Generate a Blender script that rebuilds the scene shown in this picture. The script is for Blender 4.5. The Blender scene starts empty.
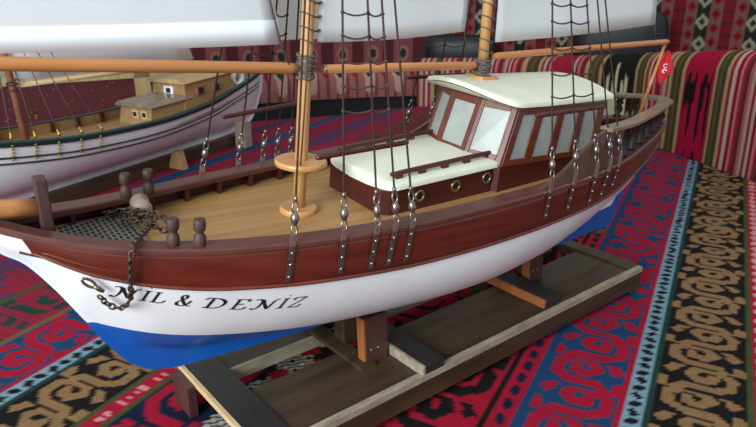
import bpy, bmesh, math, random
import numpy as np
from mathutils import Vector, Matrix
random.seed(7); rng = np.random.RandomState(7)
scene = bpy.context.scene
COL = scene.collection
R = math.radians

# ---------------------------------------------------------------- camera, light, exposure
cam_d = bpy.data.cameras.new('camera'); cam_o = bpy.data.objects.new('camera', cam_d); COL.objects.link(cam_o)
cam_d.sensor_width = 36.0; cam_d.lens = 650 / 756 * 36.0; cam_d.clip_start = 0.01
cam_o.location = (0, 0, 0.55); cam_o.rotation_euler = (R(90 - 20.5), 0, 0)
scene.camera = cam_o
cam_d.dof.use_dof = True; cam_d.dof.focus_distance = 0.85; cam_d.dof.aperture_fstop = 11
w = bpy.data.worlds.new('world'); scene.world = w; w.use_nodes = True
bg = w.node_tree.nodes['Background']; bg.inputs[0].default_value = (0.84, 0.92, 1.0, 1); bg.inputs[1].default_value = 0.58
def area(name, loc, target, size, power, col):
    d = bpy.data.lights.new(name, 'AREA'); d.shape = 'RECTANGLE'; d.size, d.size_y = size; d.energy = power; d.color = col
    o = bpy.data.objects.new(name, d); COL.objects.link(o); o.location = loc
    o.rotation_euler = (Vector(target) - Vector(loc)).to_track_quat('-Z', 'Y').to_euler(); return o
area('window_daylight', (-1.5, -1.5, 1.35), (0.0, 0.9, 0.25), (1.7, 1.3), 125, (0.86, 0.97, 1.0))
area('ceiling_daylight', (0.6, 1.2, 2.6), (0.3, 1.2, 0.0), (2.2, 2.2), 10, (1.0, 0.95, 0.88))
scene.view_settings.view_transform = 'Standard'; scene.view_settings.look = 'None'
scene.view_settings.gamma = 1.0; scene.view_settings.use_curve_mapping = False
scene.view_settings.exposure = 0.0

# ---------------------------------------------------------------- materials
def srgb(h):
    if isinstance(h, str):
        v = [int(h[i:i+2], 16) / 255 for i in (0, 2, 4)]
    else: v = list(h)
    return tuple(c / 12.92 if c <= .04045 else ((c + .055) / 1.055) ** 2.4 for c in v)
MATS = {}
def mat(name, col, rough=.5, metal=0.0, var=.15, scale=(30, 30, 30), bump=.0, coat=0.0, spec=.5):
    m = bpy.data.materials.new(name); m.use_nodes = True; nt = m.node_tree; N = nt.nodes; L = nt.links
    b = N['Principled BSDF']; b.inputs['Roughness'].default_value = rough; b.inputs['Metallic'].default_value = metal
    b.inputs['Coat Weight'].default_value = coat; b.inputs['Coat Roughness'].default_value = .15
    b.inputs['Specular IOR Level'].default_value = spec
    c = srgb(col)
    tc = N.new('ShaderNodeTexCoord'); mp = N.new('ShaderNodeMapping'); mp.inputs['Scale'].default_value = scale
    L.new(tc.outputs['Object'], mp.inputs[0])
    nz = N.new('ShaderNodeTexNoise'); nz.inputs['Scale'].default_value = 1.0; nz.inputs['Detail'].default_value = 5
    L.new(mp.outputs[0], nz.inputs['Vector'])
    cr = N.new('ShaderNodeValToRGB'); cr.color_ramp.elements[0].position = .3; cr.color_ramp.elements[1].position = .72
    cr.color_ramp.elements[0].color = tuple(x * (1 - var) for x in c) + (1,)
    cr.color_ramp.elements[1].color = tuple(min(1, x * (1 + var)) for x in c) + (1,)
    L.new(nz.outputs['Fac'], cr.inputs[0]); L.new(cr.outputs[0], b.inputs['Base Color'])
    if bump:
        bp = N.new('ShaderNodeBump'); bp.inputs['Strength'].default_value = bump; bp.inputs['Distance'].default_value = .002
        L.new(nz.outputs['Fac'], bp.inputs['Height']); L.new(bp.outputs[0], b.inputs['Normal'])
    MATS[name] = m; return m
def cloth_mat(name, rough=.95, bump=.4, weave=(700, 260, 500)):
    m = bpy.data.materials.new(name); m.use_nodes = True; nt = m.node_tree; N = nt.nodes; L = nt.links
    b = N['Principled BSDF']; b.inputs['Roughness'].default_value = rough; b.inputs['Specular IOR Level'].default_value = .12
    at = N.new('ShaderNodeAttribute'); at.attribute_name = 'dye'
    tc = N.new('ShaderNodeTexCoord'); mp = N.new('ShaderNodeMapping'); mp.inputs['Scale'].default_value = weave
    L.new(tc.outputs['Object'], mp.inputs[0])
    nz = N.new('ShaderNodeTexNoise'); nz.inputs['Scale'].default_value = 1; nz.inputs['Detail'].default_value = 2
    L.new(mp.outputs[0], nz.inputs['Vector'])
    mx = N.new('ShaderNodeMix'); mx.data_type = 'RGBA'; mx.blend_type = 'MULTIPLY'; mx.inputs[0].default_value = .55
    cr = N.new('ShaderNodeValToRGB'); cr.color_ramp.elements[0].position = .3; cr.color_ramp.elements[1].position = .65
    cr.color_ramp.elements[0].color = (.5, .5, .5, 1); cr.color_ramp.elements[1].color = (1, 1, 1, 1)
    L.new(nz.outputs['Fac'], cr.inputs[0]); L.new(at.outputs['Color'], mx.inputs[6]); L.new(cr.outputs[0], mx.inputs[7])
    L.new(mx.outputs[2], b.inputs['Base Color'])
    bp = N.new('ShaderNodeBump'); bp.inputs['Strength'].default_value = bump; bp.inputs['Distance'].default_value = .001
    L.new(nz.outputs['Fac'], bp.inputs['Height']); L.new(bp.outputs[0], b.inputs['Normal'])
    MATS[name] = m; return m
WX = (4, 60, 60)          # grain along local x
WZ = (60, 60, 4)
mat('white_paint', 'f1f4f6', .36, var=.03, coat=.04)
mat('blue_paint', '0a5cb4', .35, var=.06, coat=.15)
mat('mahogany', '5e2115', .34, var=.38, scale=(5, 40, 70), coat=.25)
mat('mahogany_cap', '5c3029', .40, var=.25, scale=WX, coat=.12)
mat('mahogany_dark', '4a1815', .40, var=.28, scale=(8, 40, 60), coat=.15)
mat('mahogany_frame', '69301f', .38, var=.22, scale=WX, coat=.15)
mat('deck_wood', 'a9804e', .5, var=.22, scale=(6, 90, 60))
mat('spar_wood', 'c99358', .38, var=.2, scale=(60, 60, 6), coat=.2)
mat('boom_wood', 'c07e48', .38, var=.2, scale=WX, coat=.2)
mat('pale_wood', 'd0b48a', .55, var=.2, scale=WX)
mat('roof_paint', 'e6e6d0', .45, var=.04)
mat('grating', '6f6a60', .6, var=.15)
mat('slot_black', '15110f', .8, var=.1)
mat('knob_wood', '49302b', .6, var=.25, scale=(40, 40, 40))
mat('iron', '55453a', .45, .6, var=.35, scale=(200, 200, 200))
mat('steel', '8f8a84', .28, .9, var=.2, scale=(200, 200, 200))
mat('bolt_and_glare', 'c9c5bd', .25, .9, var=.05)
mat('brass', '9a8a6a', .3, .9, var=.15)
mat('gold', 'b89a45', .35, .8, var=.15)
mat('rope', '4a342f', .8, var=.3, scale=(400, 400, 400))
mat('rope_grey', '655c58', .8, var=.3, scale=(400, 400, 400))
mat('sail', 'e2e3e4', .9, var=.03, scale=(10, 10, 10), spec=.1)
mat('sail_hem', 'f1f3f7', .9, var=.02, scale=(10, 10, 10), spec=.1)
mat('pane', 'a3a69f', .22, var=.12, scale=(40, 40, 40))
mat('bulwark_brown', '5f4338', .42, var=.2, scale=WX, coat=.1)
mat('rail_wood', '85745f', .30, var=.25, scale=WX, coat=.3)  # weathered wood, with the taffrail's glossy reflection put into the colour
mat('baluster_black', '241a18', .35, var=.2, scale=(40, 40, 40))
mat('ink', '17181c', .5, var=.1)
mat('red_cloth', 'c01626', .8, var=.1)
mat('flag_white', 'e8dcdc', .8, var=.05)
mat('beige_drum', '9b8a78', .6, var=.15)
mat('stand_brown', '40301f', .5, var=.5, scale=(5, 50, 50))
mat('stand_black', '2a2522', .5, var=.3, scale=(40, 6, 50))
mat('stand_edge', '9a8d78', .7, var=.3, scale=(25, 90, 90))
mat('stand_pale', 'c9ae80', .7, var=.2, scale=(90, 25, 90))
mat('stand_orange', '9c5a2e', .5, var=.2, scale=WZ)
mat('stand_plum', '4d2c28', .5, var=.25, scale=WZ)
mat('green_paint', '1d3a37', .4, var=.1)
mat('tan_wood', 'a07a50', .5, var=.2, scale=WX)
mat('pink_wood', '9a6250', .5, var=.2, scale=WX)
mat('maroon', '551620', .8, var=.2)
mat('beige_wood', 'b79a6a', .5, var=.15, scale=WZ)
mat('plaster', 'b9b2a6', .9, var=.05)
mat('floor_dark', '3a2f2a', .6, var=.25, scale=(3, 20, 3))
mat('table_wood', '5b3a26', .5, var=.3, scale=(3, 30, 30))
mat('black_leather', '15161a', .45, var=.2)
mat('couch_wood', '3a2219', .5, var=.25)
cloth_mat('kilim'); cloth_mat('throw', weave=(300, 300, 300)); cloth_mat('upholstery', weave=(250, 250, 250))

# ---------------------------------------------------------------- mesh helpers
class MB:
    def __init__(s): s.v = []; s.f = []; s.m = []; s.sm = []
    def add(s, vs, fs, mi=0, smooth=False):
        o = len(s.v); s.v += [tuple(map(float, p)) for p in vs]
        for f in fs: s.f.append(tuple(i + o for i in f)); s.m.append(mi); s.sm.append(smooth)
    def hexa(s, p, mi=0):     # 8 points: bottom 0-3 and top 4-7, both counter-clockwise
        s.add(p, [(0, 3, 2, 1), (4, 5, 6, 7), (0, 1, 5, 4), (1, 2, 6, 5), (2, 3, 7, 6), (3, 0, 4, 7)], mi)
    def box(s, x0, x1, y0, y1, z0, z1, mi=0):
        s.hexa([(x0, y0, z0), (x1, y0, z0), (x1, y1, z0), (x0, y1, z0), (x0, y0, z1), (x1, y0, z1), (x1, y1, z1), (x0, y1, z1)], mi)
    def tube(s, pts, r, n=8, mi=0, caps=True, closed=False):
        P = [Vector(p) for p in pts]; k = len(P); rr = r if hasattr(r, '__len__') else [r] * k
        vs = []; up = None
        for i in range(k):
            a = P[(i - 1) % k] if closed or i else P[0]; b = P[(i + 1) % k] if closed or i < k - 1 else P[-1]
            t = (b - a).normalized()
            if up is None:
                up = Vector((0, 0, 1)) if abs(t.z) < .9 else Vector((1, 0, 0))
            sd = t.cross(up).normalized(); up = sd.cross(t).normalized()
            for j in range(n):
                an = 2 * math.pi * j / n; vs.append(P[i] + (sd * math.cos(an) + up * math.sin(an)) * rr[i])
        fs = []
        for i in range(k if closed else k - 1):
            for j in range(n):
                q = (i + 1) % k; fs.append((i * n + j, i * n + (j + 1) % n, q * n + (j + 1) % n, q * n + j))
        o = len(s.v); s.add(vs, fs, mi, True)
        if caps and not closed:
            s.f += [tuple(o + j for j in range(n))[::-1], tuple(o + (k - 1) * n + j for j in range(n))]; s.m += [mi, mi]; s.sm += [False, False]
    def lathe(s, base, axis, prof, n=16, mi=0):     # prof: (distance along axis, radius)
        b = Vector(base); a = Vector(axis).normalized()
        s.tube([b + a * h for h, r in prof], [r for h, r in prof], n, mi)
    def grid(s, rows, mi=0, smooth=True, flip=False):
        n = len(rows[0]); vs = [p for r in rows for p in r]; fs = []
        for i in range(len(rows) - 1):
            for j in range(n - 1):
                f = (i * n + j, i * n + j + 1, (i + 1) * n + j + 1, (i + 1) * n + j); fs.append(f[::-1] if flip else f)
        mis = mi
        o = len(s.v); s.v += [tuple(map(float, p)) for p in vs]
        for q, f in enumerate(fs):
            s.f.append(tuple(i + o for i in f)); s.sm.append(smooth)
            s.m.append(mis(q // (n - 1), q % (n - 1)) if callable(mis) else mis)
    def prism(s, poly, z0, z1, mi=0):
        n = len(poly); zz0 = z0 if hasattr(z0, '__len__') else [z0] * n; zz1 = z1 if hasattr(z1, '__len__') else [z1] * n
        vs = [(p[0], p[1], z) for p, z in zip(poly, zz0)] + [(p[0], p[1], z) for p, z in zip(poly, zz1)]
        fs = [tuple(range(n))[::-1], tuple(range(n, 2 * n))] + [(i, (i + 1) % n, n + (i + 1) % n, n + i) for i in range(n)]
        s.add(vs, fs, mi)
    def build(s, name, mats, parent=None, bevel=0, solid=0):
        me = bpy.data.meshes.new(name); me.from_pydata(s.v, [], s.f)
        for m in (mats if isinstance(mats, (list, tuple)) else [mats]): me.materials.append(MATS[m])
        me.polygons.foreach_set('material_index', s.m); me.polygons.foreach_set('use_smooth', s.sm)
        me.update(); o = bpy.data.objects.new(name, me); COL.objects.link(o); o.parent = parent
        if solid:
            k = o.modifiers.new('solid', 'SOLIDIFY'); k.thickness = solid; k.offset = 0
        if bevel:
            k = o.modifiers.new('bevel', 'BEVEL'); k.width = bevel; k.segments = 2; k.limit_method = 'ANGLE'
        return o
def tag(o, label, cat, group=None, kind=None):
    o['label'] = label; o['category'] = cat
    if group: o['group'] = group
    if kind: o['kind'] = kind
    return o
def empty(name, M):
    o = bpy.data.objects.new(name, None); o.empty_display_size = .05; COL.objects.link(o); o.matrix_world = M; return o
def rounded(pts, k=4):      # Catmull-Rom through points
    P = [np.array(p, float) for p in pts]; out = []
    for i in range(len(P) - 1):
        a = P[i - 1] if i else 2 * P[0] - P[1]; b, c = P[i], P[i + 1]; d = P[i + 2] if i + 2 < len(P) else 2 * P[-1] - P[-2]
        for t in np.arange(k) / k:
            out.append(.5 * (2 * b + (c - a) * t + (2 * a - 5 * b + 4 * c - d) * t * t + (3 * b - a - 3 * c + d) * t ** 3))
    out.append(P[-1]); return out

def pw(x, xs, ys):
    # smooth (monotone cubic) interpolation
    xs=np.asarray(xs,float); ys=np.asarray(ys,float); x=np.clip(np.asarray(x,float),xs[0],xs[-1])
    h=np.diff(xs); d=np.diff(ys)/h; m=np.zeros(len(xs))
    m[1:-1]=np.where(d[:-1]*d[1:]>0, 2*d[:-1]*d[1:]/(d[:-1]+d[1:]+1e-12*np.sign(d[:-1]+d[1:]+1e-15)), 0)
    m[0]=d[0]; m[-1]=d[-1]
    i=np.clip(np.searchsorted(xs,x)-1,0,len(xs)-2); t=(x-xs[i])/h[i]
    return (ys[i]*(1+2*t)*(1-t)**2+h[i]*m[i]*t*(1-t)**2+ys[i+1]*t*t*(3-2*t)+h[i]*m[i+1]*t*t*(t-1))
XB,XE=-.094,.985
def bc(x): # half breadth at the cap
    return pw(x,[-.094,-.075,-.04,0,.05,.1,.2,.3,.4,.5,.6,.7,.8,.88,.94,.97,.985],[.002,.016,.039,.062,.083,.1,.124,.138,.145,.147,.143,.128,.096,.066,.040,.024,.006])
def zc(x): # sheer
    return pw(x,[-.094,-.04,.03,.11,.2,.3,.4,.5,.6,.7,.8,.9,.985],[.127,.114,.104,.101,.102,.106,.112,.119,.127,.135,.142,.148,.153])
def zm(x): # moulding between brown and white
    return pw(x,[-.094,-.05,0,.06,.12,.2,.3,.4,.5,.6,.7,.8,.9,.985],[.112,.100,.079,.065,.059,.057,.058,.063,.070,.078,.086,.094,.103,.112])
def bm(x):
    return bc(x)*pw(x,[-.094,-.05,0,.1,.2,.4,.6,.8,.9,.985],[.7,.86,.93,.97,.985,.985,.96,.91,.85,.7])
def zk(x): # keel and stem profile
    return pw(x,[-.094,-.074,-.057,-.032,-.017,-.004,.005,.018,.039,.06,.095,.87,.885,.90,.93,.955,.975,.985],[.121,.094,.081,.047,.022,-.001,-.017,-.038,-.065,-.079,-.086,-.042,-.015,.012,.055,.088,.118,.135])
def zr(x): # bottom of the hull body (rabbet)
    return np.maximum(zk(x),pw(x,[-.094,0,.06,.12,.2,.35,.5,.6,.7,.8,.88,.93,.985],[.12,-.0,-.05,-.062,-.064,-.060,-.056,-.048,-.032,-.010,.012,.056,.136]))
def full(x): return pw(x,[-.094,0,.1,.25,.45,.6,.75,.9,.985],[.15,.2,.4,.75,.95,.8,.55,.4,.3])
def zp(x): # paint line
    return pw(x,[-.094,-.004,.01,.04,.08,.15,.3,.5,.65,.75,.85,.9,.985],[.0,.0,-.002,-.008,-.017,-.027,-.036,-.036,-.030,-.018,-.006,.002,.01])
def hy(x,z): # half breadth of the white and blue shell
    x=np.asarray(x,float); r=zr(x); m=np.maximum(zm(x),r+1e-4); s=(z-r)/(m-r)
    f=full(x); sc=np.clip(s,0,1)
    g=(1-f)*sc**.95+f*np.sqrt(np.clip(1-(1-sc)**2,0,1))
    y=np.maximum(bm(x)*g,.0045)
    up=np.clip((z-m)/np.maximum(zc(x)-m,1e-4),0,1)
    y=np.where(s>1,bm(x)+(bc(x)-bm(x))*up,y)
    return np.minimum(y, bc(x)+.001)
# ---------------------------------------------------------------- the setting and the table
def struct(o): o['kind'] = 'structure'; return o
b = MB(); b.box(-4, 4, -3, 5, -.80, -.75); struct(b.build('floor', 'floor_dark'))
b = MB(); b.box(-4, 4, 4.3, 4.4, -.75, 2.4); struct(b.build('wall_back', 'plaster'))

TOP = [(-1.9, -.35), (1.4, -.35), (1.4, .85), (1.18, 1.33), (1.035, 1.77), (.925, 2.12), (.775, 2.41), (.49, 2.70), (.2, 2.80), (.02, 2.74), (-.15, 2.62), (-1.9, 2.0)]
t = tag(empty('dining_table', Matrix.Translation((-.1, 1.1, -.75))), 'big wooden table under the kilim cloth that carries both model ships', 'table')
b = MB(); b.prism([(x + .1, y - 1.1) for x, y in TOP], .71, .747); b.build('tabletop', 'table_wood', t)
for x, y in ((-1.5, -.1), (1.1, -.1), (.75, 1.8), (-1.5, 1.7)):
    b = MB(); b.box(x + .06, x + .14, y - 1.1 + .06, y - 1.1 + .14, 0, .71)
    b.build('table_leg', 'table_wood', t)

# kilim: a fine grid whose points carry the colour of the yarn
def poly_inside(px, py, poly):
    ins = np.zeros(px.shape, bool); n = len(poly)
    for i in range(n):
        x0, y0 = poly[i]; x1, y1 = poly[(i + 1) % n]
        c = ((y0 > py) != (y1 > py)) & (px < (x1 - x0) * (py - y0) / (y1 - y0 + 1e-12) + x0); ins ^= c
    return ins
def seg_dist(X, Y, pts):
    d = np.full(X.shape, 9.0)
    for (x0, y0), (x1, y1) in zip(pts[:-1], pts[1:]):
        dx, dy = x1 - x0, y1 - y0; t = np.clip(((X - x0) * dx + (Y - y0) * dy) / (dx * dx + dy * dy + 1e-12), 0, 1)
        d = np.minimum(d, np.hypot(X - x0 - t * dx, Y - y0 - t * dy))
    return d
C_RED = np.array(srgb('a0152e')); C_BLUE = np.array(srgb('1b3f63')); C_NAVY = np.array(srgb('161d33')); C_BLACK = np.array(srgb('181516'))
C_BROWN = np.array(srgb('8a6947')); C_LB = np.array(srgb('7896a5')); C_GREEN = np.array(srgb('1f3b33')); C_PINK = np.array(srgb('cf8f8c'))
C_OLIVE = np.array(srgb('3f4a2a')); C_CREAM = np.array(srgb('bdb6a8')); C_TEAL = np.array(srgb('1d5266')); C_DRED = np.array(srgb('9c1024'))
HOOK = [(-.04, -.66), (.20, -.40), (.20, .34), (.40, .74), (.80, .76), (1.0, .40), (.97, -.08), (.74, -.30), (.52, -.06), (.56, .26), (.74, .30)]
HOOK2 = [(-.04, -.66), (-.04, -.92), (.30, -.92)]
def scroll(u, v, per, half, fat=.15):     # hooked running scroll; u along, v across (-half..half)
    cell = np.floor(u / per); a = u / per - cell; bb = v / half * np.where(cell % 2 == 0, 1, -1)
    asp = per / half
    sc = lambda P: [(x * asp, y) for x, y in P]
    d = np.minimum(seg_dist(a * asp, bb, sc(HOOK)), seg_dist(a * asp, bb, sc(HOOK2)))
    d = np.minimum(d, seg_dist((a - 1) * asp, bb, sc(HOOK))); d = np.minimum(d, seg_dist((a + 1) * asp, bb, sc(HOOK2)))
    blob = np.abs((a - .78) * asp) + np.abs(bb + .78) < .22
    return (d < fat) | blob
SLIT_A = [(.02, -.95), (.14, -.45), (.26, .0), (.50, .45), (.60, .62)]
SLIT_B = [(.62, -.62), (.70, -.25), (.86, .10), (1.02, .30), (1.08, .95)]
def leafy(u, v, per, half):               # slanted almond shapes with eyes and jagged borders
    cell = np.floor(u / per); a = u / per - cell; vv = v / half; asp = per / half
    jag = .74 + .22 * (1 - np.abs(((u / per * 3 + .3) % 1) * 2 - 1)) - .10 * (np.floor(u / per * 3 + .3) % 2)
    body = np.abs(vv) < jag
    d = np.full(u.shape, 9.0)
    for sh in (-1, 0, 1):
        d = np.minimum(d, seg_dist((a + sh) * asp, vv, [(x * asp, y) for x, y in SLIT_A])); d = np.minimum(d, seg_dist((a + sh) * asp, vv, [(x * asp, y) for x, y in SLIT_B]))
    slit = d < (.085 + .035 * np.sin(a * 12))
    ex_, ey_ = (a - .66) * asp, vv - .32
    eye = (np.abs(ex_ * .8 + ey_ * .6) / .26 + np.abs(-ex_ * .6 + ey_ * .8) / .10) < 1
    ex_, ey_ = (a - .22) * asp, vv + .30
    eye2 = 0 * eye
    return body & ~slit & ~eye
def rug_col(w, d):
    # quantise a little so that outlines step like weave
    dq = np.round(d / .0045) * .0045
    C = np.empty(w.shape + (3,)); C[:] = C_RED
    P = .772
    k = np.floor((w + .93) / P); W = w - k * P                # W in -.93 .. -.158
    far = (k >= 1)
    def put(lo, hi, col, mask=None):
        m = (W >= lo) & (W < hi)
        if mask is not None: m &= mask
        C[m] = col
    # red/blue scroll band
    put(-.930, -.824, C_BLUE)
    mid = -.876; put(-.930, -.824, C_RED, scroll(dq, W - mid, .074, .054, .155))
    put(-.824, -.814, C_RED)
    # pale blue band with slanted black lozenges
    put(-.814, -.790, C_LB)
    fr = (dq / .0205) % 1; cell = np.floor(dq / .0205) % 2
    loz = (np.abs((fr - .5) + np.where(cell == 0, 1, -1) * (W + .802) * 14) * 2.0 + np.abs(W + .802) / .0125) < .85
    put(-.814, -.790, C_BLACK, loz)
    put(-.790, -.783, C_GREEN)
    put(-.783, -.668, C_BLACK)
    put(-.783, -.668, C_BROWN, scroll(dq + .012, W + .7255, .0635, .053, .14))
    put(-.668, -.661, C_OLIVE)
    put(-.661, -.633, C_RED)
    put(-.661, -.633, C_PINK, (np.hypot(((dq / .034) % 1 - .5) * 2.1, (W + .647) / .009) < .8) & (np.sin(dq * 900) + np.sin(W * 1500) > -.5))
    put(-.633, -.626, C_OLIVE)
    put(-.626, -.520, C_RED)
    put(-.626, -.520, C_NAVY, ~scroll(dq + .03, W + .573, .100, .053, .17))
    put(-.520, -.470, C_BLACK)
    chk = (np.floor(dq / .006) + np.floor(W / .006)) % 2 == 0
    put(-.520, -.470, C_CREAM, chk & (np.abs(((dq / .08) % 1) - .5) + np.abs(W + .495) / .05 < .62))
    put(-.520, -.470, C_RED, np.abs(((dq / .08 + .5) % 1) - .5) + np.abs(W + .495) / .06 < .30)
    put(-.470, -.205, C_RED)
    put(-.470, -.340, C_BLACK, ~scroll(dq, W + .405, .11, .064, .18))
    put(-.340, -.325, C_OLIVE)
    put(-.325, -.212, C_BLACK, scroll(dq + .05, W + .268, .095, .056, .17))
    put(-.205, -.197, C_BLACK)
    put(-.197, -.170, C_RED)
    put(-.197, -.170, C_NAVY, np.hypot(((dq / .034 + (W + .18) * 9) % 1 - .5) * 2.3, (W + .1835) / .008) < .85)
    put(-.170, -.158, C_BLUE)
    # the far left of the cloth: wide, quieter bands
    def left(lo, hi, col, mask=None):
        m = (w >= lo) & (w < hi)
        if mask is not None: m &= mask
        C[m] = col
    C_PUR = np.array(srgb('55304f'))
    C_LR = np.array(srgb('8a2038')); left(-9, -.93, C_LR); left(-.942, -.93, C_BROWN * .6); left(-1.055, -.942, C_LR)
    left(-1.055, -.942, C_GREEN, scroll(dq + .02, w + .9985, .10, .055, .17) & (np.sin(dq * 160) > -.6))
    left(-1.066, -1.055, C_OLIVE); left(-1.17, -1.066, C_PUR, ~scroll(dq, w + 1.118, .10, .052, .24))
    left(-1.23, -1.17, C_PUR); left(-1.32, -1.23, C_LR * .75, leafy(dq, w + 1.275, .08, .05)); left(-1.36, -1.32, C_BLUE)
    left(-1.50, -1.44, C_PUR); left(-1.62, -1.56, C_BLUE, leafy(dq, w + 1.59, .08, .04))
    # wear: small tone shifts of the yarn along the weft
    n = 1 + .10 * np.sin(d * 311 + np.sin(d * 97) * 3)[..., None] * rng.uniform(.4, 1, w.shape)[..., None]
    return np.clip(C * n, 0, 1)
aR = R(62.5); dv = np.array([math.cos(aR), math.sin(aR)]); nv = np.array([math.sin(aR), -math.cos(aR)])
ws = np.arange(-1.75, .95, .0042)
ds = [-.12]
while ds[-1] < 3.3: ds.append(ds[-1] + (.0045 if ds[-1] < 1.3 else .0045 + (ds[-1] - 1.3) * .006))
ds = np.array(ds)
Wg, Dg = np.meshgrid(ws, ds)
PX = Wg * nv[0] + Dg * dv[0]; PY = Wg * nv[1] + Dg * dv[1]
rugpoly = [(-1.15, .15), (1.3, .15), (1.3, .9)] + TOP[3:11] + [(-1.15, 2.25)]
ins = poly_inside(PX, PY, rugpoly)
colr = rug_col(Wg, Dg)
nw = len(ws); idx = np.arange(Wg.size).reshape(Wg.shape)
fm = ins[:-1, :-1] & ins[1:, :-1] & ins[:-1, 1:] & ins[1:, 1:]
quads = np.stack([idx[:-1, :-1][fm], idx[:-1, 1:][fm], idx[1:, 1:][fm], idx[1:, :-1][fm]], 1)
used = np.unique(quads); remap = np.full(Wg.size, -1); remap[used] = np.arange(len(used))
Z = .0012 * np.sin(PX * 9 + 1) * np.sin(PY * 7)
co = np.stack([PX, PY, Z], -1).reshape(-1, 3)[used]
def color_mesh(name, co, quads, cols, matname, smooth=True):
    me = bpy.data.meshes.new(name); me.vertices.add(len(co)); me.vertices.foreach_set('co', np.asarray(co, np.float32).ravel())
    me.loops.add(len(quads) * 4); me.loops.foreach_set('vertex_index', np.asarray(quads, np.int32).ravel())
    me.polygons.add(len(quads)); me.polygons.foreach_set('loop_start', np.arange(0, len(quads) * 4, 4, dtype=np.int32))
    me.polygons.foreach_set('use_smooth', np.full(len(quads), smooth))
    me.update(calc_edges=True); me.validate()
    ca = me.color_attributes.new('dye', 'FLOAT_COLOR', 'POINT')
    c4 = np.ones((len(co), 4), np.float32); c4[:, :3] = cols; ca.data.foreach_set('color', c4.ravel())
    me.materials.append(MATS[matname]); o = bpy.data.objects.new(name, me); COL.objects.link(o); return o
rug = color_mesh('kilim_tablecloth', co, remap[quads], colr.reshape(-1, 3)[used], 'kilim')
rug.modifiers.new('solid', 'SOLIDIFY').thickness = .0025
tag(rug, 'red, blue and black striped kilim with hooked scrolls, spread over the table', 'tablecloth')

# ---------------------------------------------------------------- seats behind the table
def arclen(path): return np.r_[0, np.cumsum(np.linalg.norm(np.diff(path, axis=0), axis=1))]
def sweep(name, path, prof_fn, ns, nt_, col_fn, matname, parent=None):
    path = np.array(path, float); s = arclen(path); S = np.linspace(0, s[-1], ns)
    fine = np.array([[pw(q, s, path[:, 0]), pw(q, s, path[:, 1])] for q in S])
    tg = np.gradient(fine, axis=0); tg /= np.linalg.norm(tg, axis=1)[:, None]
    nr = np.stack([-tg[:, 1], tg[:, 0]], 1)       # to the left of travel = away from the table
    V = np.zeros((ns, nt_, 3)); Cc = np.zeros((ns, nt_, 3)); T = np.linspace(0, 1, nt_)
    for i in range(ns):
        off, z = prof_fn(S[i], T)
        V[i, :, :2] = fine[i] + nr[i] * off[:, None]; V[i, :, 2] = z
        Cc[i] = col_fn(S[i], T)
    ix = np.arange(ns * nt_).reshape(ns, nt_)
    q = np.stack([ix[:-1, :-1], ix[1:, :-1], ix[1:, 1:], ix[:-1, 1:]], -1).reshape(-1, 4)
    o = color_mesh(name, V.reshape(-1, 3), q, Cc.reshape(-1, 3), matname); o.parent = parent; return o
H_ = lambda h: np.array(srgb(h))
# right-hand bench back, draped with the striped throw
PB = [(.17, 2.90), (.5, 2.76), (.8, 2.46), (.95, 2.14), (1.06, 1.78), (1.2, 1.35), (1.3, 1.0)]
def topz(s): return pw(s, [0, .35, .75, 1.1, 1.5, 2.2], [.185, .205, .25, .30, .345, .37])
def prof_throw(s, T):
    z1 = topz(s); r = .05; h = z1 + .10
    # front face up, over a rounded top, a little way down the back
    L1 = h; L2 = math.pi * r; L3 = .18; tot = L1 + L2 + L3; d = T * tot
    off = np.where(d < L1, .012 * np.sin(d * 12) * .3, np.where(d < L1 + L2, r * (1 - np.cos((d - L1) / r)), 2 * r))
    z = np.where(d < L1, -.10 + d - r, np.where(d < L1 + L2, z1 - r + r * np.sin(np.clip((d - L1) / r, 0, math.pi)), z1 - r - (d - L1 - L2)))
    return off + .004 * np.sin(s * 40), z
SEQ = [(410, 'thin'), (440, 'olive'), (452, 'thin'), (496, 'thin'), (530, 'olive'), (548, 'thin'), (560, 'crim'), (578, 'thin'), (594, 'olive'), (609, 'ikat'), (641, 'olive'), (654, 'thin'), (676, 'olive'), (693, 'crimb'), (722, 'olive'), (738, 'thin'), (790, 'olive'), (805, 'ikat'), (840, 'thin'), (870, 'olive'), (885, 'crimb'), (920, 'thin'), (1200, 'thin')]
PXS = ([400, 424, 442, 461, 480, 498, 515, 532, 549, 567, 587, 603, 619, 636, 654, 673, 691, 710, 731, 753, 777, 804, 833, 864, 899, 1010], [-.1] + [round(.08 * i, 2) for i in range(24)] + [2.1])
SEQ = [(float(np.interp(p, PXS[0], PXS[1])), k) for p, k in SEQ]
thinc = [H_(x) for x in ('8e2130', 'b7a08f', '7a1626', 'c06a70', '8e2130', '4f2a22', 'b0525c', 'a89682')]
olivec = [H_(x) for x in ('a88d62', '4a4128', '5c5030', '453c26', 'a88d62')]
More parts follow.
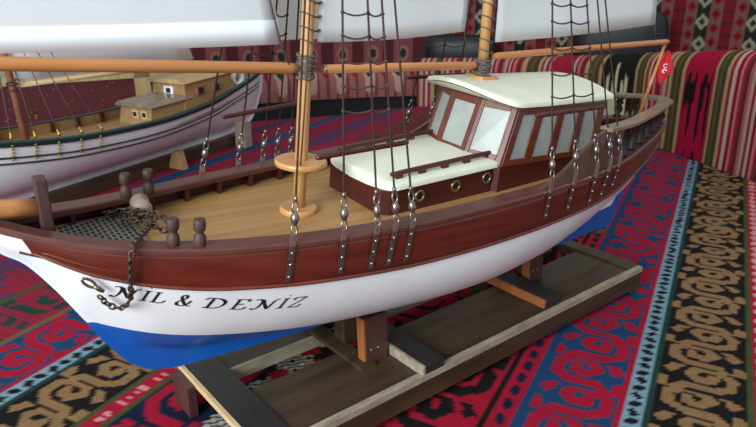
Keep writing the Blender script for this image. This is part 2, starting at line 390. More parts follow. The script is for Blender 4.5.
def col_throw(s, T):
    kind = 'thin'; s0 = 0; s1 = 1
    for i, (q, k) in enumerate(SEQ[:-1]):
        if s >= q: kind = k; s0 = q; s1 = SEQ[i + 1][0]
    f = (s - s0) / max(1e-6, s1 - s0); out = np.zeros((len(T), 3))
    if kind == 'thin': out[:] = thinc[int((s - s0) / .011) % 8]
    elif kind == 'olive': out[:] = olivec[min(4, int(f * 5))]
    elif kind == 'crim': out[:] = H_('9c1f33')
    elif kind == 'crimb':
        out[:] = H_('a01238'); jag = .42 + .16 * abs((f * 4) % 2 - 1) + .1 * math.sin(f * 31)
        e = abs(f - .5) * 2
        lo_ = .30 + .07 * (int(f * 11) % 3) + .05 * math.sin(f * 19); hi_ = .50 + .04 * (int(f * 8) % 2)
        if .07 < abs(f - .5) < .42: out[(T > lo_) & (T < hi_)] = H_('1c1214')
        out[(T < .12 + .05 * (int(f * 9) % 3)) & (f > .3) & (f < .7)] = H_('1c1214')
    elif kind == 'ikat':
        out[:] = H_('211d1a'); h = .40 + .10 * (int(f * 11) % 3) - .05 * (int(f * 7) % 2) - .22 * abs(f - .5)
        out[(T < h) & (f > .08) & (f < .92)] = H_('c9bf9c'); out[(T < .18)] = H_('2c2620')
    return out
bench = tag(empty('corner_bench', Matrix.Translation((.85, 2.5, -.75))), 'curved bench back behind the table, draped with a striped throw', 'bench')
thr = sweep('striped_throw', PB, prof_throw, 620, 60, col_throw, 'throw')
thr.modifiers.new('solid', 'SOLIDIFY').thickness = .004
tag(thr, 'throw with thin red, olive and black stripes hung over the curved bench back', 'throw')
b = MB()
path = np.array(PB); ss = arclen(path)
rows = []
for q in np.linspace(0, ss[-1], 60):
    p = np.array([pw(q, ss, path[:, 0]), pw(q, ss, path[:, 1])]); p2 = np.array([pw(min(q + .01, ss[-1]), ss, path[:, 0]), pw(min(q + .01, ss[-1]), ss, path[:, 1])]); p1 = np.array([pw(max(q - .01, 0), ss, path[:, 0]), pw(max(q - .01, 0), ss, path[:, 1])])
    tg = (p2 - p1) / np.linalg.norm(p2 - p1); n_ = np.array([-tg[1], tg[0]]); z1 = topz(q)
    sect = [(.014, -.75), (.014, z1 - .05)] + [(.052 - .038 * math.cos(a), z1 - .05 + .042 * math.sin(a)) for a in np.linspace(.3, math.pi - .3, 7)] + [(.09, z1 - .05), (.09, -.75)]
    rows.append([(p[0] + n_[0] * o - .85, p[1] + n_[1] * o - 2.5, z + .75) for o, z in sect])
b.grid(rows, 0, True); b.build('backrest', 'couch_wood', bench)

# low padded settee beyond the left part of the table
PA = [(-1.35, 2.50), (-.55, 2.85), (-.1, 3.00), (.20, 3.06)]
def prof_roll(s, T):
    a = T * math.pi * 1.5
    off = .08 - .08 * np.cos(a); z = .035 + .075 * np.sin(a)
    low = T < .12
    return np.where(T < .15, .02, off), np.where(T < .15, -.005 + T / .15 * .04, z)
def col_roll(s, T):
    out = np.zeros((len(T), 3)); out[:] = H_('946059')
    f = (s / .135) % 1; g = (s / .045) % 1
    if g < .3: out[:] = H_('7c3a3f')
    e = np.hypot((f - .5) / .16, (T - .30) / .17)
    out[e < 1.35] = H_('b98f80'); out[e < .8] = H_('24392c')
    e2 = np.hypot(((f + .5) % 1 - .5) / .10, (T - .28) / .12); out[e2 < 1] = H_('8d1f2c')
    out[(T > .52) & (T < .62)] = H_('b08a8c')
    return out
def prof_sb(s, T): return .02 * np.sin(T * 3.1) + T * .05, -.10 + T * .34
def col_sb(s, T):
    out = np.zeros((len(T), 3)); f = (s / .15) % 1; out[:] = H_('84464a') if f < .62 else H_('55282c')
    d = np.hypot((f - .31) / .2, (((T * 3.2) % 1) - .5) / .4); out[d < .9] = H_('9a6a60'); out[d < .55] = H_('22332a')
    return out
settee = tag(empty('padded_settee', Matrix.Translation((-.3, 3.1, -.75))), 'padded settee in pink patterned cloth behind the far table edge', 'settee')
roll = sweep('bolster_roll', PA, prof_roll, 420, 44, col_roll, 'upholstery'); roll.parent = settee; roll.matrix_parent_inverse = settee.matrix_world.inverted()
sb = sweep('settee_back', [(x + .04, y + .22) for x, y in PA], prof_sb, 380, 50, col_sb, 'upholstery'); sb.parent = settee; sb.matrix_parent_inverse = settee.matrix_world.inverted()
k = sb.modifiers.new('solid', 'SOLIDIFY'); k.thickness = .03; k.offset = -1
b = MB(); rows = []
path = np.array(PA); ss = arclen(path)
for q in np.linspace(0, ss[-1], 24):
    p = np.array([pw(q, ss, path[:, 0]), pw(q, ss, path[:, 1])])
    rows.append([(p[0] + .3 - .0, p[1] - 3.1 + o, z + .75) for o, z in ((.05, -.75), (.05, -.004), (.24, -.004), (.24, -.75))])
b.grid(rows, 0, False); b.build('settee_base', 'black_leather', settee)

# tall patterned bench back further off
def prof_back(s, T): return np.where(T > .9, (T - .9) * .8, 0), .075 + T * .6
def col_back(s, T):
    out = np.zeros((len(T), 3)); per = .105; k = int(s // per); f = (s / per) % 1
    zz = T * .66
    if f < .50:
        out[:] = H_('7a5350')
        d = np.abs(((zz / .07 + .5 * (k % 2)) % 1) - .5) * 2 + abs(f - .25) / .25 * 1.0
        out[d < .85] = H_('8e2029'); out[d < .4] = H_('5c1a20')
    elif k % 2 == 0:
        out[:] = H_('7a1e2c'); d = np.abs(((zz / .06) % 1) - .5) * 2; out[d < .3] = H_('5a2028')
    else:
        out[:] = H_('2b2a24'); d = np.abs(((zz / .11) % 1) - .5) * 2 + abs(f - .75) / .25 * .6
        out[d < .75] = H_('9c967f'); out[d < .33] = H_('26352a')
    return out
PD = [(.15, 3.62), (.9, 3.42), (1.6, 3.12), (2.3, 2.75)]
tall = tag(empty('tall_bench', Matrix.Translation((1.2, 3.4, -.75))), 'tall bench back in diamond patterned upholstery against the back wall', 'bench')
bk = sweep('backrest', PD, prof_back, 520, 90, col_back, 'upholstery'); bk.parent = tall; bk.matrix_parent_inverse = tall.matrix_world.inverted()
k = bk.modifiers.new('solid', 'SOLIDIFY'); k.thickness = .06; k.offset = -1
b = MB(); rows = []
for x, y in PD: rows.append([(x - 1.2 + dx, y - 3.4 + dy, z) for dx, dy, z in ((-.14, -.34, 0), (-.14, -.34, .82), (.0, .0, .825), (.0, .0, 0))])
b.grid(rows, 0, False); b.build('seat_box', 'couch_wood', tall)
# dark bolsters lying on the benches
def cushion(c, yaw, wd, th, ht, label):
    b = MB(); rows = []
    for u in np.linspace(0, math.pi, 15):
        rows.append([(math.copysign(abs(math.cos(a)) ** .45, math.cos(a)) * wd / 2 * (.35 + .65 * math.sin(u) ** .5), math.copysign(abs(math.sin(a)) ** .8, math.sin(a)) * th / 2 * math.sin(u) ** .8, ht / 2 - ht / 2 * math.copysign(abs(math.cos(u)) ** .6, math.cos(u))) for a in np.linspace(0, 2 * math.pi, 33)])
    b.grid(rows, 0, True); o = b.build('seat_cushion', 'black_leather'); o.location = c; o.rotation_euler = (0, 0, yaw)
    return tag(o, label, 'cushion', 'black cushions on the tall bench')
cushion((.42, 3.42, .075), R(-14), .38, .13, .17, 'low black cushion on the tall bench, seen left of the mainmast under the sail')
cushion((1.13, 3.14, .075), R(-22), .42, .14, .31, 'tall black cushion on the tall bench, under the mainsail foot right of the mainmast')

# ---------------------------------------------------------------- the big model ship; local x runs aft, y to the far side, z up
O = Vector((-.3076, .6104, .2003))
EX = Vector((.81767, .57254, -.06018)); EY = Vector((-.57021, .81984, .05224)); EZ = Vector((.07925, -.0084, .99682))
MS = Matrix(((EX.x, EY.x, EZ.x, O.x), (EX.y, EY.y, EZ.y, O.y), (EX.z, EY.z, EZ.z, O.z), (0, 0, 0, 1)))
ship = tag(empty('model_ship', MS), 'large wooden model sailing ship with white hull and blue bottom on the stand in front', 'model ship')
xs = np.unique(np.r_[np.linspace(-.094, .1, 46), np.linspace(.1, .86, 64), np.linspace(.86, .985, 36)])
zd = lambda x: zc(x) - .018          # deck height
def hull_rows(side):
    rows = []
    for x in xs:
        k, p, m, c = float(zk(x)), float(zp(x)), float(zm(x)), float(zc(x)); p = max(p, k + .0006); m = max(m, p + .0006); c = max(c, m + .0006)
        zz = np.r_[k, np.linspace(k, p, 12)[1:], np.linspace(p, m, 18)[1:], np.linspace(m, c, 6)[1:]]
        rows.append([(x, side * float(hy(x, z)), z) for z in zz])
    return rows
b = MB(); mi = lambda i, j: 1 if j < 11 else 0
b.grid(hull_rows(-1), mi, True); b.grid(hull_rows(1), mi, True, flip=True)
L_ = hull_rows(-1); R_ = hull_rows(1)
b.grid([[l[0], r[0]] for l, r in zip(L_, R_)], 1, False)      # underside of the keel
b.grid([[l, r] for l, r in zip(L_[0], R_[0])], 0, False, True); b.grid([[l, r] for l, r in zip(L_[-1], R_[-1])], 0, False)
b.build('hull', ['white_paint', 'blue_paint'], ship)
# brown topsides, lying over the upper hull
for sd in (-1, 1):
    b = MB(); rows = []
    for x in xs[xs > -.05]:
        m, c = float(zm(x)), float(zc(x)); zz = np.linspace(m, c, 9)
        out = [(x, sd * (float(hy(x, z)) + .0022 + .0012 * math.sin(math.pi * i / 8)), z) for i, z in enumerate(zz)]
        if not rows:      # bevelled forward end of the planking
            o2 = []
            for i, z in enumerate(np.linspace(float(zm(-.050)), float(zc(-.058)), 9)):
                xq = -.050 - .008 * i / 8; o2.append((xq, sd * (float(hy(xq, z)) + .0012), z))
            rows.append([(o2[0][0], sd * (abs(o2[0][1]) - .003), o2[0][2])] + o2 + [(o2[-1][0], sd * (abs(o2[-1][1]) - .004), o2[-1][2])])
        rows.append([(x, sd * (float(hy(x, m)) - .002), m - .0005)] + out + [(x, sd * (float(hy(x, c)) - .004), c)])
    b.grid(rows, 0, True, flip=sd > 0); b.add(rows[0], [tuple(range(len(rows[0])))]); b.add(rows[-1], [tuple(range(len(rows[0])))])
    o = b.build('topside_planking', 'mahogany', ship)
    for z_off, rr in ((.0, .0022),):
        b = MB(); b.tube([(x, sd * (float(hy(x, float(zm(x)))) + .0026), float(zm(x)) + .0008) for x in xs[xs > -.052]], [rr * min(1, .3 + (x + .052) * 40) for x in xs[xs > -.052]], 8)
        b.build('rub_rail', 'mahogany_frame', ship)
    b = MB(); b.tube([(x, sd * (float(hy(x, float(zm(x)) + .34 * float(zc(x) - zm(x)))) + .0026), float(zm(x)) + .34 * float(zc(x) - zm(x))) for x in xs[(xs > -.045) & (xs < .10)]], [.0012 * max(.15, 1 - (x + .045) / .145) for x in xs[(xs > -.045) & (xs < .10)]], 6)
    b.build('strake', 'mahogany_frame', ship)
# cap rail
CW = .021
for sd in (-1, 1):
    b = MB(); rows = []
    for x in xs:
        o_ = float(bc(x)) + .0045; i_ = max(float(bc(x)) - CW, .0); c = float(zc(x))
        rows.append([(x, sd * i_, c - .001), (x, sd * i_, c + .0045), (x, sd * (i_ + .0015), c + .006), (x, sd * (o_ - .002), c + .006), (x, sd * o_, c + .004), (x, sd * o_, c), (x, sd * (o_ - .001), c - .001), (x, sd * i_, c - .001)])
    b.grid(rows, 0, False, flip=sd < 0); b.add(rows[-1], [tuple(range(7))]); b.add(rows[0], [tuple(range(7))]); b.build('cap_rail', 'mahogany_cap', ship)
# inner bulwark with stanchions
for sd in (-1, 1):
    b = MB(); rows = []
    for x in xs[(xs > -.06) & (xs < .97)]:
        y = max(float(bc(x)) - .006, .001); rows.append([(x, sd * y, float(zd(x)) - .002), (x, sd * y, float(zc(x)))])
    b.grid(rows, 0, True, flip=sd < 0); b.build('inner_bulwark', 'mahogany_dark', ship)
    for x in np.arange(.0, .93, .047):
        y = float(bc(x)) - .013; b = MB(); b.box(x - .0025, x + .0025, sd * y - .007, sd * y + .007, float(zd(x)), float(zc(x)))
        b.build('bulwark_stanchion', 'mahogany_dark', ship)
# deck
b = MB(); rows = []
for x in xs[(xs > -.066) & (xs < .975)]:
    y = max(min(float(bc(x)) - .004, float(hy(x, float(zd(x)))) - .002), .001); rows.append([(x, y * t, float(zd(x)) + .002 * (1 - t * t)) for t in np.linspace(-1, 1, 9)])
b.grid(rows, 0, True, flip=True); b.build('deck', 'deck_wood', ship)
# perforated plate on the foredeck
b = MB(); gx = np.linspace(-.060, .060, 25)
top = []; bot = []
for x in gx:
    y = max(float(bc(x)) - .014, .003); top.append([(x, y * t, float(zd(x)) + .0055) for t in (-1, -.5, 0, .5, 1)])
b.grid(top, 0, False, flip=True)
for a in (0, -1):
    b.grid([[r[a], (r[a][0], r[a][1], r[a][2] - .006)] for r in top], 0, False)
b.grid([[p, (p[0], p[1], p[2] - .006)] for p in top[-1]], 0, False)
for i, x in enumerate(np.arange(-.052, .056, .0058)):
    for j, y in enumerate(np.arange(-.09, .09, .0092)):
        yy = y + (.00425 if i % 2 else 0)
        if abs(yy) < float(bc(x)) - .020:
            z = float(zd(x)) + .0057; z2 = float(zd(x + .003)) + .0057
            b.add([(x, yy - .0032, z), (x + .0034, yy - .0028, z2), (x + .0034, yy + .0034, z2), (x, yy + .0030, z)], [(0, 1, 2, 3)], 1)
b.build('foredeck_grating', ['grating', 'slot_black'], ship)
# bowsprit, stem post, bollards, windlass drum
b = MB(); b.tube([(-.36, 0, .170), (-.2, 0, .152), (-.06, 0, .1365), (-.0345, 0, .134)], [.0066, .0082, .0088, .0088], 14); b.build('bowsprit', 'boom_wood', ship)
b = MB(); b.lathe((-.2, 0, .1), (0, 0, 1), [(0, 0.001)], 4) if 0 else None
def post(px, py, z0, z1, wx=.0062):
    b = MB(); b.box(px - wx, px + wx, py - wx, py + wx, z0, z1); return b
b = MB(); b.hexa([(-.0355, -.012, .092), (-.0245, -.012, .092), (-.0245, .004, .092), (-.0355, .004, .092), (-.0395, -.012, .166), (-.0285, -.012, .166), (-.0285, .004, .166), (-.0395, .004, .166)])
bowpost = b.build('stem_post', 'knob_wood', ship, bevel=.0015)
b = MB(); b.lathe((-.0335, -.0120, .159), (0, -1, 0), [(0, .0016), (.0006, .0016)], 10); b.build('peg_hole', 'steel', bowpost)
BPR = [(0, .0060), (.002, .0074), (.0075, .0078), (.0125, .0074), (.0160, .0048), (.0185, .0048), (.0215, .0072), (.026, .0077), (.031, .0074), (.034, .0062)]
for x, y in ((.067, -.078), (.090, -.088), (.063, .072), (.091, .080)):
    b = MB(); b.lathe((x, y, float(zc(x)) + .004), (0, 0, 1), [(h * .86, r * .86) for h, r in BPR], 8); b.build('bollard', 'knob_wood', ship)
b = MB(); b.lathe((.072, .040, .101), (.15, 1, 0), [(-.004, .004), (0, .0095), (.003, .011), (.014, .0095), (.025, .011), (.028, .0095), (.032, .004)], 18)
b.box(.066, .078, .036, .042, .083, .100); b.box(.066, .078, .066, .072, .083, .100); b.build('windlass_drum', 'beige_drum', ship)
# trunk cabin
def wall_pt(p00, p10, p11, p01, u, v_):
    p = [Vector(q) for q in (p00, p10, p11, p01)]; return p[0] * (1 - u) * (1 - v_) + p[1] * u * (1 - v_) + p[2] * u * v_ + p[3] * (1 - u) * v_
def on_wall(q, u0, u1, v0, v1, off, th, mb, mi=0):
    P = [wall_pt(*q, u, v_) for u, v_ in ((u0, v0), (u1, v0), (u1, v1), (u0, v1))]
    n = (P[1] - P[0]).cross(P[3] - P[0]).normalized()
    mb.hexa([tuple(p + n * (off - th)) for p in P] + [tuple(p + n * off) for p in P], mi)
trunk_top = lambda x: .1245 + (x - .328) * .075
b = MB()
tp = [(.326, -.058), (.338, -.068), (.545, -.072), (.545, .072), (.338, .068), (.326, .058)]
b.prism(tp, [.080] * 6, [trunk_top(p[0]) for p in tp]); trunk = b.build('trunk_cabin', 'mahogany_dark', ship, bevel=.002)
b = MB(); rows = []
outl = [(.320, .0), (.3205, .045), (.323, .064), (.331, .073), (.345, .0745), (.45, .0755), (.548, .0765)]
for i, t in enumerate(np.linspace(-1, 1, 21)):
    pass
secs = []
for x in np.r_[np.linspace(.320, .345, 12), np.linspace(.36, .515, 12)]:
    yy = .0745 * math.sqrt(max(0, 1 - max(0, (.345 - x) / .025) ** 2.6)) if x < .345 else .0745 + (x - .345) * .01
    yy = max(yy, .004)
    secs.append([(x, -yy, trunk_top(x)), (x, -yy, trunk_top(x) + .0068)] + [(x, yy * t, trunk_top(x) + .0075 + .007 * (1 - t * t)) for t in np.linspace(-.98, .98, 11)] + [(x, yy, trunk_top(x) + .0068), (x, yy, trunk_top(x))])
b.grid(secs, 0, True); b.add(secs[0], [tuple(range(len(secs[0])))]); b.add(secs[-1], [tuple(range(len(secs[0])))])
b.grid([[s_[0], s_[-1]] for s_ in secs], 0, False, True)
o = b.build('cabin_roof', 'roof_paint', trunk)
for sd in (-1, 1):
    for x, z in ((.3806, .1125), (.4385, .1185), (.492, .1235)):
        y = -(.068 + (x - .338) * .0193) * 1.0; b = MB(); c = Vector((x, sd * -y * 1.0, z))
        ring = [(x + .0066 * math.cos(a), sd * (-y + .0012), z + .0066 * math.sin(a)) for a in np.linspace(0, 2 * math.pi, 24)[:-1]]
        b.tube(ring, .0019, 8, closed=True); ph = b.build('porthole_ring', 'brass', trunk)
        b = MB(); b.lathe((x, sd * (-y - .001), z), (0, sd, 0), [(0, .0062), (.0016, .0062)], 20); b.build('porthole_glass', 'slot_black', ph)
    b = MB(); hr = [(.352, sd * .060), (.50, sd * .060)]
    zt = lambda x: trunk_top(x) + .0165
    b.tube([(x, sd * .060, zt(x)) for x in np.linspace(.340, .515, 9)], [.0028] + [.0034] * 7 + [.0028], 8)
    for x in (.352, .388, .425, .462, .503): b.box(x - .005, x + .005, sd * .060 - .0024, sd * .060 + .0024, trunk_top(x) + .008, zt(x))
    b.build('grab_rail', 'mahogany_dark', trunk)
# pilot house
PZ0, PZM, PZ1 = .085, .150, .2205
lo = [(.484, .028), (.484, -.028), (.507, -.079), (.705, -.079), (.705, .079), (.507, .079)]
hi = [(.508, .028), (.508, -.028), (.528, -.077), (.708, -.077), (.708, .077), (.528, .077)]
b = MB(); n = 6
vs = [(x, y, PZ0) for x, y in lo] + [(x, y, .1395) for x, y in lo] + [(x, y, PZ1) for x, y in hi]
fs = [tuple(range(6)), tuple(range(12, 18))[::-1]] + [(i, i + 6, (i + 1) % 6 + 6, (i + 1) % 6) for i in range(6)] + [(i + 6, i + 12, (i + 1) % 6 + 12, (i + 1) % 6 + 6) for i in range(6)]
b.add(vs, fs); house = b.build('pilot_house', 'mahogany_dark', ship)
def facade(i, j, wins, rim, frame_m='mahogany_frame', z0=.1395, posts=True):
    q = ((lo[i][0], lo[i][1], z0), (lo[j][0], lo[j][1], z0), (hi[j][0], hi[j][1], PZ1), (hi[i][0], hi[i][1], PZ1))
    q = (q[1], q[0], q[3], q[2]) if 0 else q
    fb = MB()
    us = [0] + [u for w_ in wins for u in (w_[0], w_[1])] + [1]
    for k_ in range(0, len(us), 2): on_wall(q, us[k_], us[k_ + 1], 0, 1, .0026, .003, fb)
    for w_ in wins:
        on_wall(q, w_[0], w_[1], 0, w_[2], .0026, .003, fb); on_wall(q, w_[0], w_[1], w_[3], 1, .0026, .003, fb)
    fr = fb.build('window_frame', frame_m, house, bevel=.0006)
    for w_ in wins:
        pb = MB(); on_wall(q, w_[0], w_[1], w_[2], w_[3], .0006, .0012, pb); pb.build('window_pane', 'pane', fr)
facade(0, 1, [(.12, .88, .17, .88)], 0)          # front
facade(1, 2, [(.12, .84, .17, .88)], 0); facade(5, 0, [(.16, .88, .17, .88)], 0)
side = [(.06, .20, .10, .84), (.28, .44, .10, .84), (.52, .68, .10, .84), (.76, .92, .10, .84)]
facade(2, 3, side, 0, 'mahogany_frame'); facade(4, 5, [(1 - w_[1], 1 - w_[0], w_[2], w_[3]) for w_ in side[::-1]], 0)
# house roof: crowned, round-fronted slab
b = MB(); secs = []
for x in np.r_[.474 + .05 * (1 - np.cos(np.linspace(0, math.pi / 2, 14))), np.linspace(.537, .715, 14)]:
    yy = .091 * math.sqrt(max(0, 1 - (max(0, .524 - x) / .05) ** 2.2)) if x < .524 else .091 - max(0, x - .58) * .04
    yy = max(yy, .004); crown = .017
    ze = .2205 + .001 * 0; top = lambda t: ze + .006 + crown * (1 - (yy * t / .091) ** 2) - .0
    secs.append([(x, -yy, top(1) - .006), (x, -yy, top(1) - .0008)] + [(x, yy * t, top(t)) for t in np.linspace(-.985, .985, 15)] + [(x, yy, top(1) - .0008), (x, yy, top(1) - .006)])
b.grid(secs, 0, True); b.add(secs[-1], [tuple(range(len(secs[0])))]); b.add(secs[0], [tuple(range(len(secs[0])))])
b.grid([[(s_[0][0], s_[0][1] + (s_[-1][1] - s_[0][1]) * t, max(.2203, s_[0][2] * 0 + .2203 + (.016 * (1 - (s_[0][1] / .091) ** 2) if s_[0][0] < .524 else 0))) for t in np.linspace(0, 1, 3)] for s_ in secs], 0, False, True)
b.build('house_roof', 'roof_paint', house)
# raised aft bulwark, turned balusters and the taffrail
ztop = lambda x: pw(x, [.515, .555, .605, .65, .73], [0, .015, .043, .058, .060])
for sd in (-1, 1):
    b = MB(); xx = np.linspace(.505, .70, 22); rows = []
    for x in xx:
        z0 = float(zc(x)) + .004; z1 = max(z0 + .001, min(float(zc(x)) + .005 + float(ztop(x)), .1925)); y = float(bc(x)) - .004
        rows.append([(x, sd * (y + .002), z0), (x, sd * (y + .002 - .001), z1), (x, sd * (y - .004), z1), (x, sd * (y - .003), z0)])
    b.grid(rows, 0, False, flip=sd > 0); b.add(rows[-1], [(0, 1, 2, 3)])
    b.build('raised_bulwark', 'bulwark_brown', ship)
    for x in (.725, .765, .805, .845, .885, .92, .948):
        z0 = float(zc(x)) + .005; h = .1915 - z0
        b = MB(); b.lathe((x, sd * (float(bc(x)) - .009), z0), (0, 0, 1), [(0, .0072), (.10 * h, .0072), (.16 * h, .0042), (.40 * h, .0082), (.62 * h, .0040), (.70 * h, .0072), (.86 * h, .0046), (.9 * h, .0072), (h, .0072)], 12)
        b.build('baluster', 'baluster_black', ship)
b = MB(); rows = []; pl = [(x, -1) for x in np.linspace(.645, .975, 40)] + [(.985, 0)] + [(x, 1) for x in np.linspace(.975, .645, 40)]
for x, sd in pl:
    o_ = (float(bc(x)) + .005) * sd; i_ = max(float(bc(x)) - .015, 0) * sd; xi = x - (.012 if x > .93 else 0); xo = x + (.010 if sd == 0 else .004 if x > .95 else 0); z = .1915
    if sd == 0: o_ = i_ = 0; xi = .945
    rows.append([(xo, o_, z), (xo, o_, z + .0045), (xi, i_, z + .0045), (xi, i_, z), (xo, o_, z)])
b.grid(rows, 0, False, flip=True); b.add(rows[0], [(0, 1, 2, 3)]); b.add(rows[-1], [(3, 2, 1, 0)]); b.build('taffrail', 'rail_wood', ship)
# rudder with its plate
b = MB(); b.hexa([(.872, -.0035, -.044), (.905, -.003, -.040), (.905, .003, -.040), (.872, .0035, -.044), (.890, -.0035, .0), (.935, -.003, .045), (.935, .003, .045), (.890, .0035, .0)])
b.build('rudder', 'blue_paint', ship)
b = MB(); b.box(.862, .902, -.006, .006, -.050, -.0435)
for q in (.868, .876, .884, .892): b.box(q, q + .004, -.0068, -.006, -.0485, -.0450, 1)
b.build('heel_plate', ['steel', 'bolt_and_glare'], ship)
# masts
def mast(name, x0, x1, z0, z1, r0, r1):
    b = MB(); b.tube([(x0 + (x1 - x0) * t, 0, z0 + (z1 - z0) * t) for t in np.linspace(0, 1, 8)], [r0 + (r1 - r0) * t for t in np.linspace(0, 1, 8)], 18); return b.build(name, 'spar_wood', ship)
fm_x = lambda z: .2478 + (z - .079) * .012
mm_x = lambda z: .5285 - (z - .242) * .07
foremast = mast('foremast', fm_x(.08), fm_x(.92), .080, .92, .0080, .0055)
mainmast = mast('mainmast', mm_x(.235), mm_x(.98), .235, .98, .0072, .0052)
b = MB(); b.lathe((fm_x(.084), 0, .0855), (0, 0, 1), [(0, .022), (.002, .0235), (.0065, .0235), (.0085, .022)], 28); b.build('mast_collar', 'spar_wood', foremast)
b = MB(); b.lathe((fm_x(.15), 0, .1455), (0, 0, 1), [(0, .028), (.0015, .0315), (.0065, .0315), (.008, .030)], 32); b.build('pin_platform', 'spar_wood', foremast)
b = MB(); x = mm_x(.24); b.box(x - .016, x + .016, -.018, .018, .2335, .247); b.build('mast_step', 'spar_wood', mainmast, bevel=.002)
def lashing(mb, cx, z0, z1, r, turns, rr=.0011, tilt=.0):
    pts = []
    for a in np.linspace(0, turns * 2 * math.pi, turns * 14):
        t = a / (turns * 2 * math.pi); rad = r + random.uniform(-.0006, .0010)
        pts.append((cx(z0) + rad * math.cos(a), rad * math.sin(a), z0 + (z1 - z0) * t + tilt * math.cos(a * .37) + random.uniform(-.001, .001)))
    mb.tube(pts, rr, 6)
b = MB(); lashing(b, fm_x, .249, .276, .0092, 9, .0013, .003); lashing(b, fm_x, .276, .250, .0105, 5, .0011, .004); b.build('boom_lashing', 'rope_grey', foremast)
b = MB(); lashing(b, mm_x, .250, .266, .0095, 6, .0014, .003); lashing(b, mm_x, .266, .250, .0118, 4, .0012, .004); b.build('boom_lashing', 'rope_grey', mainmast)
for z in (.291, .305, .320, .335, .352, .37, .39, .41, .43, .45):      # hoops that lace the sails to the masts
    for mst, fx, r, zz in ((foremast, fm_x, .0086, z), (mainmast, mm_x, .0078, z - .012)):
        b = MB(); ring = [(fx(zz) + r * math.cos(a) + (.004 if math.cos(a) > .6 else 0), r * math.sin(a), zz - .003 * math.cos(a)) for a in np.linspace(0, 2 * math.pi, 18)[:-1]]
        b.tube(ring, .0009, 6, closed=True); b.tube([(fx(zz) + r, 0, zz - .003), (fx(zz) + r + .007, -.001, zz - .001)], [.0009, .0014], 6); b.build('mast_hoop', 'rope_grey', mst)
# booms
def spar(name, p0, p1, r, m='boom_wood'):
    b = MB(); P0 = Vector(p0); P1 = Vector(p1); b.tube([P0.lerp(P1, t) for t in (0, .02, .5, .98, 1)], [r * .8, r, r * 1.05, r, r * .8], 14); return b.build(name, m, ship)
spar('jib_boom', (-.30, 0, .279), (.240, 0, .2615), .0062)
fb = spar('foresail_boom', (.274, -.002, .2600), (.512, -.002, .2605), .0053)
b = MB(); ring = [(.2735, -.002 + .0046 * math.cos(a), .26 + .0046 * math.sin(a)) for a in np.linspace(0, 2 * math.pi, 16)[:-1]]; b.tube(ring, .0011, 6, closed=True); b.build('boom_ring', 'brass', fb)
spar('main_boom', (.545, 0, .272), (.962, 0, .293), .0046)
# sails
def sail(name, quad, belly, hem=None, m='sail'):
    b = MB(); p00, p10, p11, p01 = [Vector(p) for p in quad]; rows = []
    for v_ in np.linspace(0, 1, 19):
        row = []
        for u in np.linspace(0, 1, 25):
            p = p00 * (1 - u) * (1 - v_) + p10 * u * (1 - v_) + p11 * u * v_ + p01 * (1 - u) * v_
            p.y += belly * math.sin(math.pi * u) * math.sin(math.pi * min(1, v_ * .8 + .1)); p.z -= .003 * math.sin(math.pi * u) * (1 - v_); row.append(tuple(p))
        rows.append(row)
    b.grid(rows, 0, True); s_ = b.build(name, m, ship, solid=.0008)
    if hem:
        b = MB(); hr = [[tuple(Vector(r[k]) + Vector((0, -.0008, 0))) for k in range(25)] for r in (rows[0], [tuple(Vector(p0).lerp(Vector(p1), hem * (.9 + .5 * k / 24))) for k, (p0, p1) in enumerate(zip(rows[0], rows[4]))])]
        b.grid(hr, 0, True); b.build('sail_hem', 'sail_hem', s_, solid=.0006)
    return s_
sail('jib_sail', ((-.30, 0, .278), (.218, 0, .288), (.150, 0, .62), (.10, 0, .64)), .003, .25)
sail('foresail', ((.264, 0, .290), (.487, 0, .305), (.470, 0, .66), (.262, 0, .60)), -.003, None)
sail('mainsail', ((.545, 0, .291), (.912, 0, .321), (.80, 0, .76), (.512, 0, .66)), .004, None)
# shrouds: rope, deadeye with rings, chain plate on the side
def rigging(plates, top, sd, far=False):
    ropes = []
    for (xa, za, xb, zb) in plates:
        ya = (float(hy(xa, min(za, float(zc(xa))))) + .0062); yb = float(hy(xb, zb)) + .0042
        A = Vector((xa, sd * ya, za)); T = Vector(top); dirn = (T - A).normalized()
        P = lambda d: A + dirn * d
        b = MB(); b.tube([P(.043), T], .00115, 6); sh = b.build('shroud', 'rope', ship); ropes.append((A, dirn))
        b = MB()
        b.lathe(P(.014), dirn, [(-.001, .0018), (.002, .0036), (.006, .0047), (.010, .0036), (.013, .0018)], 12)
        for cd in (.008, .0315):
            c = P(cd); sx = Vector((1, 0, 0)); up = dirn
            ring = [c + sx * (.0034 * math.cos(a)) + up * (.0062 * math.sin(a)) for a in np.linspace(0, 2 * math.pi, 14)[:-1]]; b.tube(ring, .0010, 6, closed=True)
        b.lathe(P(.037), dirn, [(0, .0016), (.003, .0026), (.006, .0018)], 8)
        b.build('turnbuckle', 'steel', sh)
        if 1:
            b = MB(); B_ = Vector((xb, sd * yb, zb)); n_ = Vector((0, sd, 0)); w_ = Vector((.0033, 0, 0))
            M_ = Vector((xa + (xb - xa) * .3, sd * (float(bc(xa)) + .0056), float(zc(xa)) + .003)); 
            for p0, p1, mi_ in ((A + Vector((0, 0, .004)), M_, 1), (M_, B_, 0)):  # upper segment in brighter metal: white glare put into the colour
                b.hexa([tuple(p0 - w_), tuple(p0 + w_), tuple(p0 + w_ + n_ * .0011), tuple(p0 - w_ + n_ * .0011), tuple(p1 - w_), tuple(p1 + w_), tuple(p1 + w_ + n_ * .0011), tuple(p1 - w_ + n_ * .0011)], mi_)
            for t in (.18, .5, .85):
                c = M_.lerp(B_, t) + n_ * .001; b.lathe(c, n_, [(0, .0016), (.0007, .0015), (.0012, .0006)], 8, 1)
            b.build('chain_plate', ['steel', 'bolt_and_glare'], sh)
    return ropes
